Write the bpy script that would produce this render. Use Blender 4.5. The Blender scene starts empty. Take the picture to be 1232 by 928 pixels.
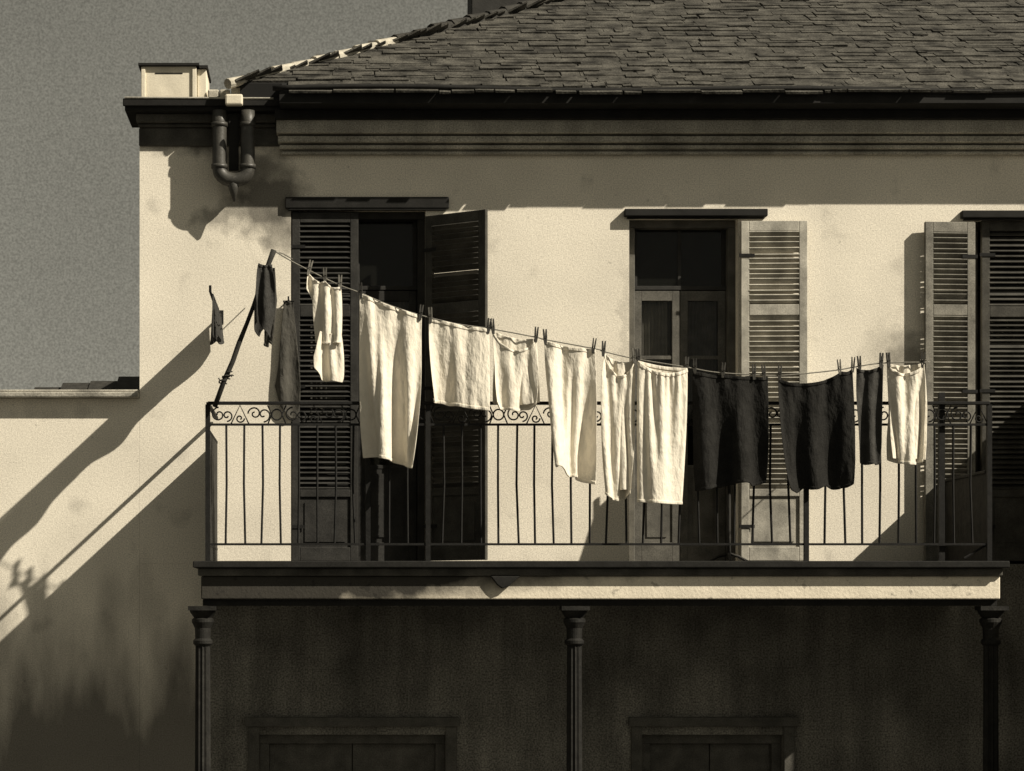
import bpy, bmesh, math, random
import numpy as np
from mathutils import Vector, Matrix
random.seed(7); rng = np.random.default_rng(5)
S = bpy.context.scene
COL = S.collection
# ------------------------------------------------------------------ measuring frame
CD = 16.0; F = 2640.0; VX, VY = 400.0, 740.0; ZC = 3.63
def P(px, py, y=0.0):
    k = (CD + y) / F
    return Vector(((px - VX) * k, y, ZC + (VY - py) * k))
def X(px, y=0.0): return (px - VX) * (CD + y) / F
def Z(py, y=0.0): return ZC + (VY - py) * (CD + y) / F
DECK = Z(675, -1.25)
YR = -1.15          # plane of the front railing
YL = -1.23          # plane of the clothesline
# ------------------------------------------------------------------ materials
def mat(name, col, rough=0.8, var=0.25, scale=6.0, grain=0.15, gscale=160.0, bump=0.15, metal=0.0, streak=0.0, spec=0.3, extra=None, crumple=0):
    m = bpy.data.materials.new(name); m.use_nodes = True
    nt = m.node_tree; N = nt.nodes; L = nt.links
    b = N['Principled BSDF']; b.inputs['Roughness'].default_value = rough; b.inputs['Metallic'].default_value = metal
    b.inputs['Specular IOR Level'].default_value = spec
    geo = N.new('ShaderNodeNewGeometry')
    def noise(sc, det=4, stretch=None):
        n = N.new('ShaderNodeTexNoise'); n.inputs['Scale'].default_value = sc; n.inputs['Detail'].default_value = det
        if stretch:
            mp = N.new('ShaderNodeMapping'); mp.inputs['Scale'].default_value = stretch
            L.new(geo.outputs['Position'], mp.inputs['Vector']); L.new(mp.outputs[0], n.inputs['Vector'])
        else: L.new(geo.outputs['Position'], n.inputs['Vector'])
        return n.outputs['Fac']
    def mr(v, a, b_, c, d):
        r = N.new('ShaderNodeMapRange'); L.new(v, r.inputs['Value'])
        for i, q in zip(('From Min', 'From Max', 'To Min', 'To Max'), (a, b_, c, d)): r.inputs[i].default_value = q
        return r.outputs[0]
    def mul(a, c):
        x = N.new('ShaderNodeMath'); x.operation = 'MULTIPLY'; L.new(a, x.inputs[0])
        if isinstance(c, float): x.inputs[1].default_value = c
        else: L.new(c, x.inputs[1])
        return x.outputs[0]
    big = mr(noise(scale), 0.3, 0.7, 1 - var, 1 + var * 0.4)
    fin = mr(noise(gscale, 2), 0.3, 0.7, 1 - grain, 1 + grain)
    f = mul(big, fin)
    if streak:
        f = mul(f, mr(noise(7.0, 5, (1, 1, 0.12)), 0.35, 0.7, 1.0, 1 - streak))
    if extra: f = extra(N, L, geo, noise, mr, mul, f)
    mx = N.new('ShaderNodeVectorMath'); mx.operation = 'SCALE'; mx.inputs[0].default_value = col; L.new(f, mx.inputs['Scale'])
    L.new(mx.outputs[0], b.inputs['Base Color'])
    if crumple:
        cb = N.new('ShaderNodeBump'); cb.inputs['Strength'].default_value = crumple; cb.inputs['Distance'].default_value = .02
        L.new(noise(16, 4, (1.6, 1, .7)), cb.inputs['Height'])
    if bump:
        bp = N.new('ShaderNodeBump'); bp.inputs['Strength'].default_value = bump; bp.inputs['Distance'].default_value = 0.01
        L.new(noise(gscale * 0.35, 5), bp.inputs['Height']); L.new(bp.outputs[0], b.inputs['Normal'])
        if crumple: L.new(cb.outputs[0], bp.inputs['Normal'])
    return m
def sep(g, w=1.0): return (g, g * (1 - 0.05 * w), g * (1 - 0.18 * w))

# stains on the plaster: centre (px, py), radii in metres, strength
STAINS = [(322, 240, .30, .26, .75), (262, 262, .16, .12, .5), (335, 280, .12, .16, .5), (205, 150, .3, .2, .6), (1092, 440, .14, .22, .5), (1070, 425, .2, .2, .25),
          (752, 400, .05, .5, .18), (240, 150, .2, .22, .7), (300, 195, .25, .1, .5)]
def plaster_extra(N, L, geo, noise, mr, mul, f):
    wob = N.new('ShaderNodeTexNoise'); wob.inputs['Scale'].default_value = 7; wob.inputs['Detail'].default_value = 5
    L.new(geo.outputs['Position'], wob.inputs['Vector'])
    off = N.new('ShaderNodeVectorMath'); off.operation = 'MULTIPLY_ADD'
    L.new(wob.outputs['Color'], off.inputs[0]); off.inputs[1].default_value = (.35, 0, .35); L.new(geo.outputs['Position'], off.inputs[2])
    for (px, py, rx, rz, st) in STAINS:
        c = P(px, py)
        s = N.new('ShaderNodeVectorMath'); s.operation = 'SUBTRACT'; L.new(off.outputs[0], s.inputs[0]); s.inputs[1].default_value = (c.x + .175, c.y, c.z + .175)
        q = N.new('ShaderNodeVectorMath'); q.operation = 'MULTIPLY'; L.new(s.outputs[0], q.inputs[0]); q.inputs[1].default_value = (1 / rx, 0, 1 / rz)
        ln = N.new('ShaderNodeVectorMath'); ln.operation = 'LENGTH'; L.new(q.outputs[0], ln.inputs[0])
        f = mul(f, mr(ln.outputs['Value'], .55, 1.25, 1 - st, 1.0))
    # scattered flecks where the limewash has come off
    sp = mr(noise(22.0, 6), .66, .74, 1.0, .72)
    f = mul(f, sp)
    f = mul(f, mr(noise(4.0, 6), .60, .72, 1.0, .8))
    # balcony shade painted into the foot of the wall, with uneven edge and streaks
    sx = N.new('ShaderNodeSeparateXYZ'); L.new(geo.outputs['Position'], sx.inputs[0])
    shade_edge = noise(3.2, 8, (1, 1, .3))
    ad = N.new('ShaderNodeMath'); ad.operation = 'MULTIPLY_ADD'; L.new(shade_edge, ad.inputs[0]); ad.inputs[1].default_value = -2.2; L.new(sx.outputs['Z'], ad.inputs[2])
    f = mul(f, mr(ad.outputs[0], 1.7, 2.8, .22, 1.0))
    return f
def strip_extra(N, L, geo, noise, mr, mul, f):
    # shadow painted into the left end of the beam, ragged edge
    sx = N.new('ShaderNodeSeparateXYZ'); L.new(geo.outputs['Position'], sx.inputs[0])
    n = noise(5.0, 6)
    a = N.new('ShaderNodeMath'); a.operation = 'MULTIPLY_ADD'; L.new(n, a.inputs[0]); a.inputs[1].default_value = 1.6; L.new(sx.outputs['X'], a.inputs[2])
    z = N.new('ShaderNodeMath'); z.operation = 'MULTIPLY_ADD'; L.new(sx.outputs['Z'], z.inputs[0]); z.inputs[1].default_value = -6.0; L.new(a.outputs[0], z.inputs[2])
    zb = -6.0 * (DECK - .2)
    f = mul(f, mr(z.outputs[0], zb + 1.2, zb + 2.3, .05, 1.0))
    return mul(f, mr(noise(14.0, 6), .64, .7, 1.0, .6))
M = dict(
    plaster=mat('lime_plaster', (.81, .755, .645), .92, .12, 1.6, .22, 110, .12, extra=plaster_extra),
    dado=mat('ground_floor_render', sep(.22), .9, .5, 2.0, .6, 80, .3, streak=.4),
    strip=mat('peeling_beam_paint_with_shade', (.78, .71, .58), .8, .12, 5, .12, 150, .3, extra=strip_extra),
    black=mat('black_paint', sep(.022, .5), .75, .3, 8, .25, 150, .1, spec=.12),
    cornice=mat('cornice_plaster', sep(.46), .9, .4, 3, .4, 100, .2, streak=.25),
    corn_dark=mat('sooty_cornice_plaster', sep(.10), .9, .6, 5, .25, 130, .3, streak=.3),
    gutter=mat('tarred_gutter', sep(.018, .5), .7, .3, 8, .3, 140, .1, spec=.15),
    pipe=mat('lead_pipe', sep(.05), .5, .4, 12, .3, 140, .15, spec=.5),
    white=mat('white_paint', (.74, .68, .55), .8, .15, 8, .12, 150, .1),
    shingle=mat('slate_shingle', sep(.075), .9, .75, 7, .6, 90, .5, spec=.2),
    roofbase=mat('roof_boards', sep(.01, .4), .9, .2, 5, .2, 100, 0),
    lime=mat('lime_mortar_ridge', (.45, .42, .35), .9, .3, 12, .2, 120, .3),
    ridge=mat('dark_ridge_tile', sep(.035), .85, .5, 12, .3, 120, .4),
    sh_in=mat('weathered_shutter_paint', sep(.50), .75, .4, 9, .22, 150, .15, streak=.35),
    sh_out=mat('dark_shutter_paint', sep(.036, .6), .75, .4, 9, .3, 150, .15, spec=.2),
    sh_three=mat('grey_shutter_paint', sep(.24), .8, .4, 9, .3, 150, .15, streak=.35, spec=.2),
    gfwood=mat('ground_floor_door_wood', sep(.10), .8, .4, 9, .3, 100, .15),
    sh_mid=mat('dull_shutter_paint', sep(.075), .8, .4, 9, .3, 150, .15, streak=.3, spec=.2),
    wood=mat('grey_door_wood', sep(.11), .75, .4, 9, .25, 150, .15),
    dwood=mat('dark_door_wood', sep(.035, .6), .8, .4, 9, .25, 150, .15),
    iron=mat('wrought_iron', sep(.016, .4), .7, .3, 20, .3, 160, .15, spec=.15),
    colm=mat('cast_iron_column_paint', sep(.022), .7, .5, 14, .35, 120, .3, streak=.5, spec=.25),
    cloth=mat('white_cotton', (.74, .69, .59), .95, .08, 9, .05, 220, .1, crumple=.8),
    grey=mat('grey_cotton', sep(.09), .95, .3, 9, .1, 220, .1, streak=.3, crumple=.8),
    dark=mat('black_cloth', sep(.020, .5), .95, .3, 9, .3, 160, .1, spec=.08, crumple=.9),
    darkg=mat('charcoal_cloth', sep(.05, .5), .95, .3, 9, .3, 160, .1, spec=.08, crumple=.8),
    peg=mat('peg_wood', sep(.16), .8, .5, 9, .2, 200, 0),
    pegd=mat('dark_peg_wood', sep(.05), .8, .5, 9, .2, 200, 0),
    rope=mat('cotton_rope', sep(.22), .9, .3, 30, .2, 200, 0),
    pole=mat('dark_pole_wood', sep(.03), .85, .5, 14, .3, 120, .3),
    stone=mat('coping_stone', sep(.34), .9, .5, 5, .25, 100, .4),
    asphalt=mat('street_stone', sep(.06), .9, .4, 3, .3, 60, .4),
    pave=mat('pavement_stone', sep(.12), .9, .4, 3, .3, 60, .4),
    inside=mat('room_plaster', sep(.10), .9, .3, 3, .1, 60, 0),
    curtain=mat('curtain_cotton', sep(.6), .95, .4, 9, .1, 120, 0, streak=.5),
)
g = bpy.data.materials.new('window_glass'); g.use_nodes = True
gn = g.node_tree; gb = gn.nodes['Principled BSDF']
gb.inputs['Base Color'].default_value = (.012, .012, .010, 1); gb.inputs['Roughness'].default_value = .12; gb.inputs['Alpha'].default_value = .4
gb.inputs['Specular IOR Level'].default_value = .4
M['glass'] = g
# ------------------------------------------------------------------ mesh helpers
class MB:
    def __init__(s): s.v = []; s.f = []; s.smooth = False
    def box(s, x0, x1, y0, y1, z0, z1, M4=None):
        b = len(s.v)
        for x in (x0, x1):
            for y in (y0, y1):
                for z in (z0, z1):
                    p = Vector((x, y, z)); s.v.append(M4 @ p if M4 else p)
        for q in ((0, 1, 3, 2), (4, 6, 7, 5), (0, 4, 5, 1), (2, 3, 7, 6), (0, 2, 6, 4), (1, 5, 7, 3)): s.f.append([b + i for i in q])
        return s
    def tube(s, pts, r, n=8, closed=False, cap=True):
        pts = [Vector(p) for p in pts]; m = len(pts); b = len(s.v)
        up = None
        for i, p in enumerate(pts):
            a = pts[(i - 1) % m] if (closed or i > 0) else p
            c = pts[(i + 1) % m] if (closed or i < m - 1) else p
            t = (c - a)
            if t.length < 1e-9: t = Vector((0, 0, 1))
            t.normalize()
            if up is None: up = Vector((0, 1, 0)) if abs(t.y) < .9 else Vector((1, 0, 0))
            u = (up - t * up.dot(t)); u.normalize(); up = u; w = t.cross(u)
            rr = r[i] if isinstance(r, (list, tuple)) else r
            for k in range(n):
                a_ = 2 * math.pi * k / n; s.v.append(p + (u * math.cos(a_) + w * math.sin(a_)) * rr)
        for i in range(m if closed else m - 1):
            j = (i + 1) % m
            for k in range(n):
                l = (k + 1) % n; s.f.append([b + i * n + k, b + i * n + l, b + j * n + l, b + j * n + k])
        if cap and not closed:
            s.f.append([b + k for k in range(n)][::-1]); s.f.append([b + (m - 1) * n + k for k in range(n)])
        return s
    def lathe(s, cx, cy, prof, n=16, flute=0.0):
        b = len(s.v)
        for (r, z) in prof:
            for k in range(n):
                a = 2 * math.pi * k / n; rr = r * (1 - flute * (k % 2))
                s.v.append(Vector((cx + rr * math.cos(a), cy + rr * math.sin(a), z)))
        for i in range(len(prof) - 1):
            for k in range(n):
                l = (k + 1) % n; s.f.append([b + i * n + k, b + i * n + l, b + (i + 1) * n + l, b + (i + 1) * n + k])
        s.f.append([b + k for k in range(n)][::-1]); s.f.append([b + (len(prof) - 1) * n + k for k in range(n)])
        return s
    def poly(s, pts): b = len(s.v); s.v += [Vector(p) for p in pts]; s.f.append(list(range(b, b + len(pts)))); return s
    def prism(s, pts, y0, y1):   # polygon in (x,z) extruded along y
        b = len(s.v); n = len(pts)
        s.v += [Vector((x, y0, z)) for x, z in pts] + [Vector((x, y1, z)) for x, z in pts]
        s.f.append(list(range(b, b + n))); s.f.append(list(range(b + n, b + 2 * n))[::-1])
        for i in range(n): j = (i + 1) % n; s.f.append([b + i, b + n + i, b + n + j, b + j])
        return s
    def build(s, name, m, parent=None, smooth=False, bevel=0.0, loc=None):
        me = bpy.data.meshes.new(name)
        base = parent_base(parent) if parent else (Vector(loc) if loc else Vector((0, 0, 0)))
        me.from_pydata([tuple(v - base) for v in s.v], [], s.f); me.update()
        bm = bmesh.new(); bm.from_mesh(me); bmesh.ops.recalc_face_normals(bm, faces=bm.faces); bm.to_mesh(me); bm.free()
        me.materials.append(M[m])
        if smooth: me.polygons.foreach_set('use_smooth', [True] * len(me.polygons))
        o = bpy.data.objects.new(name, me); COL.objects.link(o)
        if parent: o.parent = parent
        else: o.location = base
        if bevel:
            md = o.modifiers.new('bevel', 'BEVEL'); md.width = bevel; md.segments = 2; md.limit_method = 'ANGLE'
        return o
def parent_base(p):
    b = Vector((0, 0, 0))
    while p: b += p.location; p = p.parent
    return b
def tag(o, label=None, cat=None, group=None, kind=None):
    if label: o['label'] = label
    if cat: o['category'] = cat
    if group: o['group'] = group
    if kind: o['kind'] = kind
    return o
def empty(name, loc, label, cat, group=None):
    o = bpy.data.objects.new(name, None); COL.objects.link(o); o.location = loc; o.empty_display_size = .2
    return tag(o, label, cat, group)
def jit(a): return random.uniform(-a, a)

# ------------------------------------------------------------------ ground
tag(MB().box(-60, 60, -60, 60, -.2, 0).build('street', 'asphalt'), 'dark stone street running below the house front', 'street', kind='structure')
tag(MB().box(-30, 30, -2.6, -.002, .004, .13).build('pavement', 'pave', bevel=.01), 'raised stone pavement along the foot of the house', 'pavement', kind='structure')

# ------------------------------------------------------------------ house
HL, HR = X(168), 8.0
ZE = Z(124, -.40)            # underside of the main eave
house = empty('townhouse', (HL, 0, 0), 'old plastered townhouse with long balcony, shuttered doors and shingled hip roof', 'house')
DOORS = [(X(350), X(512)), (X(757), X(888)), (X(1172), X(1304))]
ZL = Z(264)                  # lintel
ZB = DECK + .01
ZW = ZE + .02
xs = [HL]
for a, b in DOORS: xs += [a, b]
xs.append(HR)
w = MB()
TH = .34
GD = [(X(312), X(536)), (X(772), X(942))]; ZG = Z(884)
# upper wall above deck: piers, lintel band, in front plane y=0..TH
zs_mid = ZB - .16
ZLS = [Z(252), Z(262), Z(264)]
for i in range(0, len(xs), 2): w.box(xs[i], xs[i + 1], 0, TH, ZB, ZW)
for i in range(3): w.box(DOORS[i][0], DOORS[i][1], 0, TH, ZLS[i], ZW)
o = w.build('wall', 'plaster', house)
w = MB(); w.box(HL, HR, 0, TH, zs_mid, ZB); 
gx = [HL, GD[0][0], GD[0][1], GD[1][0], GD[1][1], HR]
for i in range(0, 6, 2): w.box(gx[i], gx[i + 1], 0, TH, 0, ZG)
w.box(HL, HR, 0, TH, ZG, zs_mid)
# the strip left of the balcony belongs to the plaster wall: cut by placing render only from the balcony rightwards
w = MB(); BX0 = X(250)
w.box(BX0, HR, -.012, TH, zs_mid, ZB - .002)
w.box(BX0, HR, -.012, TH, ZG, zs_mid)
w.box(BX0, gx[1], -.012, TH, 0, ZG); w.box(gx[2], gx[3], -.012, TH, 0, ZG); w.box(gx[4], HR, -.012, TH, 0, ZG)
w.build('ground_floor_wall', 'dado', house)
MB().box(HL, BX0 - .001, 0, TH, 0, ZB - .001).build('corner_wall', 'plaster', house)
w = MB(); w.box(HL, HL + TH, TH + .001, 8.8, 0, ZW); w.box(HR - TH, HR, TH + .001, 8.8, 0, ZW); w.box(HL + TH, HR - TH, 8.5, 8.8, 0, ZW)
w.build('side_wall', 'plaster', house)
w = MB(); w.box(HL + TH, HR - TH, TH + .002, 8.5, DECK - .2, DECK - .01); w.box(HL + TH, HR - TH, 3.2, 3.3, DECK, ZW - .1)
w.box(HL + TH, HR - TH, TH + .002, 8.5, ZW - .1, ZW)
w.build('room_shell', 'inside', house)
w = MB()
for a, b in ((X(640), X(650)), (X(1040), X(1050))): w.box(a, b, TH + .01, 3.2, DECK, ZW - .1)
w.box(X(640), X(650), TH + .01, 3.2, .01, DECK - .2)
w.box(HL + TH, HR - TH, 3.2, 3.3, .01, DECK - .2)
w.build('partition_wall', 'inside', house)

# door surrounds, french doors
def surround(a, b, zl, mt='dwood', ext=(0, 0), name='door_frame'):
    f = MB(); t = .055
    f.box(a, a + t, .10, .24, ZB, zl - t); f.box(b - t, b, .10, .24, ZB, zl - t); f.box(a, b, .10, .24, zl - t, zl - .001)
    o = f.build(name, mt, house, bevel=.005)
    h = MB(); h.box(a - .04 + ext[0], b + .04 + ext[1], (-.035 if a < 1 else -.06), .001, zl + .002, zl + (.085 if a < 1 else .055)); h.box(a - .02 + ext[0], b + .02 + ext[1], -.03, .001, zl - .012, zl + .0)
    h.build('drip_moulding', 'black', o, bevel=.006)
    return o
def french_door(a, b, zl, mt='wood'):
    t = .055; a += t; b -= t; mid = (a + b) / 2; top = Z(345)
    q = MB(); q.box(a, b, .165, .215, top, top + .03)
    q.box(a + .001, a + .03, .19, .22, top + .031, zl - t - .001); q.box(b - .03, b - .001, .19, .22, top + .031, zl - t - .001); q.box(mid - .012, mid + .012, .19, .22, top + .031, zl - t - .001)
    tr = q.build('transom_frame', 'dwood', house, bevel=.003)
    q = MB(); q.box(a + .031, mid - .0125, .2, .204, top + .031, zl - t - .001); q.build('glass_pane', 'glass', tr)
    q = MB(); q.box(mid + .0125, b - .031, .2, .204, top + .031, zl - t - .001); q.build('glass_pane', 'glass', tr)
    y0, y1 = .17, .21
    levels = [Z(427), Z(560)]
    for (l, r) in ((a + .004, mid - .003), (mid + .003, b - .004)):
        st = .055
        f = MB(); f.box(l, l + st, y0, y1, ZB + .01, top - .006); f.box(r - st, r, y0, y1, ZB + .01, top - .006)
        f.box(l + st, r - st, y0, y1, top - .08, top - .006)
        for z in levels: f.box(l + st, r - st, y0 + .006, y1 - .006, z - .014, z + .014)
        f.box(l + st, r - st, y0, y1, ZB + .01, ZB + .16)
        d = f.build('french_door', mt, house, bevel=.003)
        g = MB(); zz = [top - .08] + levels
        for i in range(2): g.box(l + st, r - st, .188, .192, zz[i + 1] + .014, zz[i] - (.014 if i else 0))
        g.build('glass_pane', 'glass', d)
        pn = MB(); pn.box(l + st, r - st, .18, .2, ZB + .16, levels[1] - .014); pn.box(l + st + .04, r - st - .04, .172, .18, ZB + .2, levels[1] - .05)
        pn.build('door_panel', mt, d)
        if l < mid - .1:
            k = MB(); k.tube([(r - .028, .165, Z(520)), (r - .028, .14, Z(520)), (r - .028, .13, Z(520))], [.008, .008, .018], 8); k.build('handle', 'iron', d)
    # net curtain seen through the middle panes
    c = MB(); n = 60; zt, zb_ = Z(352), Z(500)
    for seg in ((a + .06, mid - .06), (mid + .06, b - .06)):
        b0 = len(c.v)
        for i in range(n + 1):
            x = seg[0] + (seg[1] - seg[0]) * i / n; yy = .27 + .012 * math.sin(i * .9) + .006 * math.sin(i * 2.3)
            c.v += [Vector((x, yy, zt)), Vector((x, yy, zb_))]
        for i in range(n): c.f.append([b0 + 2 * i, b0 + 2 * i + 1, b0 + 2 * i + 3, b0 + 2 * i + 2])
    return c
dlab = ['dark', 'wood', 'dwood']
EXT = [(0, X(540) - X(512) - .04), (0, X(922) - X(888) - .04), (X(1155) - X(1172) + .04, 0)]
for i, (a, b) in enumerate(DOORS):
    surround(a, b, ZLS[i], 'dwood' if i != 1 else 'wood', EXT[i])
    c = french_door(a, b, ZLS[i], 'wood' if i == 1 else 'dwood')
    cu = c.build('curtain', 'curtain', house, smooth=True)

# shutters
def shutter(hinge, width, ang, side, mt, y=-.03, zt=None, lab=None, tilt=None, dz=0):
    """leaf in local coords x:0..width (from hinge), then rotated about the hinge. side +1 leaf extends to +x, -1 to -x"""
    zt = zt or ZL - .01; zb = ZB + .02 + dz; th = .036
    R = Matrix.Translation((hinge, y, 0)) @ Matrix.Rotation(ang, 4, 'Z')
    sx = side
    def bx(mb, x0, x1, y0, y1, z0, z1):
        a, b = sorted((x0 * sx, x1 * sx)); mb.box(a, b, y0, y1, z0, z1, R)
    st = .062; zr = [(zb, zb + .10), (Z(598), Z(598) + .055), (Z(381), Z(368)), (zt - .075, zt)]
    f = MB(); bx(f, .003, st, -th, 0, zb, zt); bx(f, width - st, width - .003, -th, 0, zb, zt)
    for (a, b) in zr: bx(f, st, width - st, -th, 0, a, b)
    o = f.build('shutter', mt, house, bevel=.004)
    if lab: o['label'] = lab
    lv = MB(); tl = (1 if ang == 0 else -1) * (tilt or 38) / 38
    for (z0, z1) in ((zr[1][1], zr[2][0]), (zr[2][1], zr[3][0])):
        n = int((z1 - z0) / .037); h = (z1 - z0) / n
        for k in range(n):
            zc = z0 + (k + .5) * h + jit(.003); a_ = math.radians(tl * (38 + jit(6) + (random.choice((-22, 20)) if random.random() < .05 else 0)))
            L4 = R @ Matrix.Translation((0, -th / 2, zc)) @ Matrix.Rotation(a_, 4, 'X')
            a, b = sorted((st * sx, (width - st) * sx))
            hc = .023 if mt != 'sh_mid' or tl > 0 else .029; lv.box(a, b, -hc, hc, -.0035, .0035, L4)
    lv.build('louvres', mt, o)
    pn = MB(); bx(pn, st, width - st, -th + .014, -.012, zr[0][1], zr[1][0]); bx(pn, st + .035, width - st - .035, -th + .007, -th + .015, zr[0][1] + .04, zr[1][0] - .04)
    pn.build('lower_panel', mt, o)
    for z in (zb + .25, (zb + zt) / 2, zt - .25):
        hg = MB(); bx(hg, -.012, .10, -th - .006, -th - .0005, z - .012, z + .012); hg.build('hinge', 'iron', o)
    return o
LW = (X(512) - X(350)) / 2
shutter(X(350) + .004, LW, 0, 1, 'sh_out', y=.045, lab='closed dark louvred shutter leaf', zt=ZLS[0] - .02)
shutter(X(512) + .01, (X(585) - X(512)) / math.cos(math.radians(33)) - .02, -math.radians(33), 1, 'sh_mid', y=-.03, lab='louvred shutter leaf standing half open and turned from the sun', tilt=36, zt=Z(259, -.1))
shutter(X(888) + .008, X(968) - X(888), -math.radians(2), 1, 'sh_in', y=-.03, zt=Z(268), lab='pale weathered shutter leaf folded flat to the wall')
shutter(X(1172) - .006, (X(1172) - X(1110)) , math.radians(3.5), -1, 'sh_three', y=-.02, zt=Z(266, -.1), lab='grey shutter leaf swung out from the right doorway')
shutter(X(1172) + .06, LW * .92, 0, 1, 'sh_mid', y=.06, lab='closed dark louvred leaf at the right edge', zt=ZL - .005)
shutter(X(1304) - .004, X(1304) - X(1172) - .068 - LW * .92, 0, -1, 'sh_out', y=.06, lab='closed dark leaf beyond the picture edge', zt=ZL - .005)

# ground-floor doorways in the shade
for (a, b) in GD:
    f = MB(); t = .07
    f.box(a, a + t, .06, .2, 0, ZG - t); f.box(b - t, b, .06, .2, 0, ZG - t); f.box(a, b, .06, .2, ZG - t, ZG - .001)
    f.box(a - .08, a - .001, -.04, -.012, 0, ZG + .06); f.box(b + .001, b + .08, -.04, -.012, 0, ZG + .06)
    f.box(a - .1, b + .1, -.06, -.0125, ZG + .061, ZG + .13)
    o = f.build('ground_floor_door_frame', 'gfwood', house, bevel=.005)
    d = MB(); m = (a + b) / 2
    for l, r in ((a + t, m - .003), (m + .003, b - t)):
        d.box(l, r, .12, .16, .02, ZG - t - .004); d.box(l + .1, r - .1, .108, .12, 1.5, ZG - .3); d.box(l + .1, r - .1, .108, .12, .2, 1.3)
    d.build('door_leaf', 'gfwood', o, bevel=.004)

# cornice
XM = X(338)                      # the deep main cornice starts here, the ledge left of it is shallow
c = MB()
c.box(XM - .03, HR, -.15, -.001, Z(160, -.15), ZE); c.box(XM - .02, HR, -.115, -.001, Z(171, -.115), Z(160, -.15) - .012)
c.box(XM - .01, HR, -.08, -.001, Z(179, -.08), Z(171, -.115) - .012); c.box(XM, HR, -.05, -.001, Z(186, -.05), Z(179, -.08) - .012)
c.box(XM, HR, -.02, -.0012, Z(186, -.05) + .01, ZE - .01); c.build('cornice', 'cornice', house, bevel=.012)
c = MB(); c.box(XM - .04, HR, -.20, -.151, Z(143, -.2), ZE - .001); c.build('fascia_board', 'gutter', house, bevel=.006)
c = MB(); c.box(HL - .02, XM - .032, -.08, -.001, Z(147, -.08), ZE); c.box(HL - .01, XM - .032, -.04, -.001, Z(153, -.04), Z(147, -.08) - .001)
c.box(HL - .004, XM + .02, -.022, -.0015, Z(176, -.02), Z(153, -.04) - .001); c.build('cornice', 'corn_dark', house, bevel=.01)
GT = ZE + .085
c = MB(); c.box(X(150, -.16), XM, -.16, .4, ZE, GT - .006); c.box(X(148, -.16), XM, -.182, -.16, ZE + .03, GT)
c.build('gutter_ledge', 'gutter', house, bevel=.006)
c = MB(); c.box(XM - .001, HR + .3, -.40, TH, ZE, GT - .004)
n = 60; 
c.build('soffit', 'gutter', house)
c = MB()   # gutter lip along the eave with a slight sag
pts = [(XM - .05 + (HR + .3 - XM + .05) * i / n, -.405, GT + .012 + .012 * math.sin(i * .31) + .008 * math.sin(i * .13 + 1)) for i in range(n + 1)]
c.tube(pts, .02, 8); c.build('gutter', 'gutter', house, smooth=True)
c = MB(); c.tube([(X(150, -.18), -.182, GT + .004), (XM - .05, -.182, GT - .002)], .008, 6); c.build('gutter_lip', 'stone', house)

# whitewashed block on the ledge
bx0, bx1 = X(170, -.12), X(248, -.12); bz0, bz1 = GT, Z(80, -.12)
b = MB(); b.box(bx0, bx1 - .07, -.12, .3, bz0, bz1); b.box(bx1 - .065, bx1, -.10, .3, bz0, bz1 - .015)
b.box(bx0 + .0, bx0 + .03, -.135, -.12, bz0, bz1 - .01); b.box(bx1 - .10, bx1 - .07, -.135, -.12, bz0, bz1 - .01)
pb = b.build('parapet_block', 'white', house, bevel=.004)
b = MB(); b.box(bx0 - .02, bx1 - .05, -.15, .33, bz1 + .001, bz1 + .018); b.box(bx1 - .05, bx1 + .012, -.13, .33, bz1 - .014, bz1 + .006); b.build('cap', 'black', pb)
b = MB(); b.box(bx0 + .10, bx1 - .17, -.1225, -.119, bz1 - .055, bz1 - .047); b.build('slot', 'black', pb)

# drain trap under the gutter
d = MB(); y = -.15; xa, xb = X(264, y), X(298, y); zt = ZE; zbm = Z(204, y); r = (xb - xa) / 2
pts = [(xa, y, zt)]; pts += [(xa, y, zt + (zbm - zt) * i / 5) for i in range(1, 6)]
pts += [((xa + xb) / 2 - r * math.cos(a), y, zbm - r * .75 * math.sin(a)) for a in [math.pi * i / 10 for i in range(1, 10)]]
pts += [(xb, y, zbm + (zt - zbm) * i / 5) for i in range(0, 6)]
d.tube(pts, .052, 14)
for x in (xa, xb):
    for z in (zt - .10, zbm + .02): d.tube([(x, y, z - .014), (x, y, z + .014)], .06, 14)
dp = d.build('drain_pipe', 'pipe', house, smooth=True)
d = MB(); xm = (xa + xb) / 2; d.tube([(xm, y, Z(214, y)), (xm, y, Z(228, y)), (xm + .004, y, Z(243, y))], [.055, .035, .008], 10); d.tube([(xm, y, Z(232, y)), (xm, -.002, Z(232, y))], .012, 6)
d.build('drip_spout', 'pipe', dp, smooth=True)
d = MB(); d.box(X(271, -.235), X(292, -.235), -.25, -.184, Z(126, -.25), Z(113, -.25)); d.build('outlet_box', 'white', house, bevel=.012)
d = MB(); d.box(xm - .035, xm + .035, -.12, -.09, zbm, ZE - .02); d.build('pipe_board', 'black', house)

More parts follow.
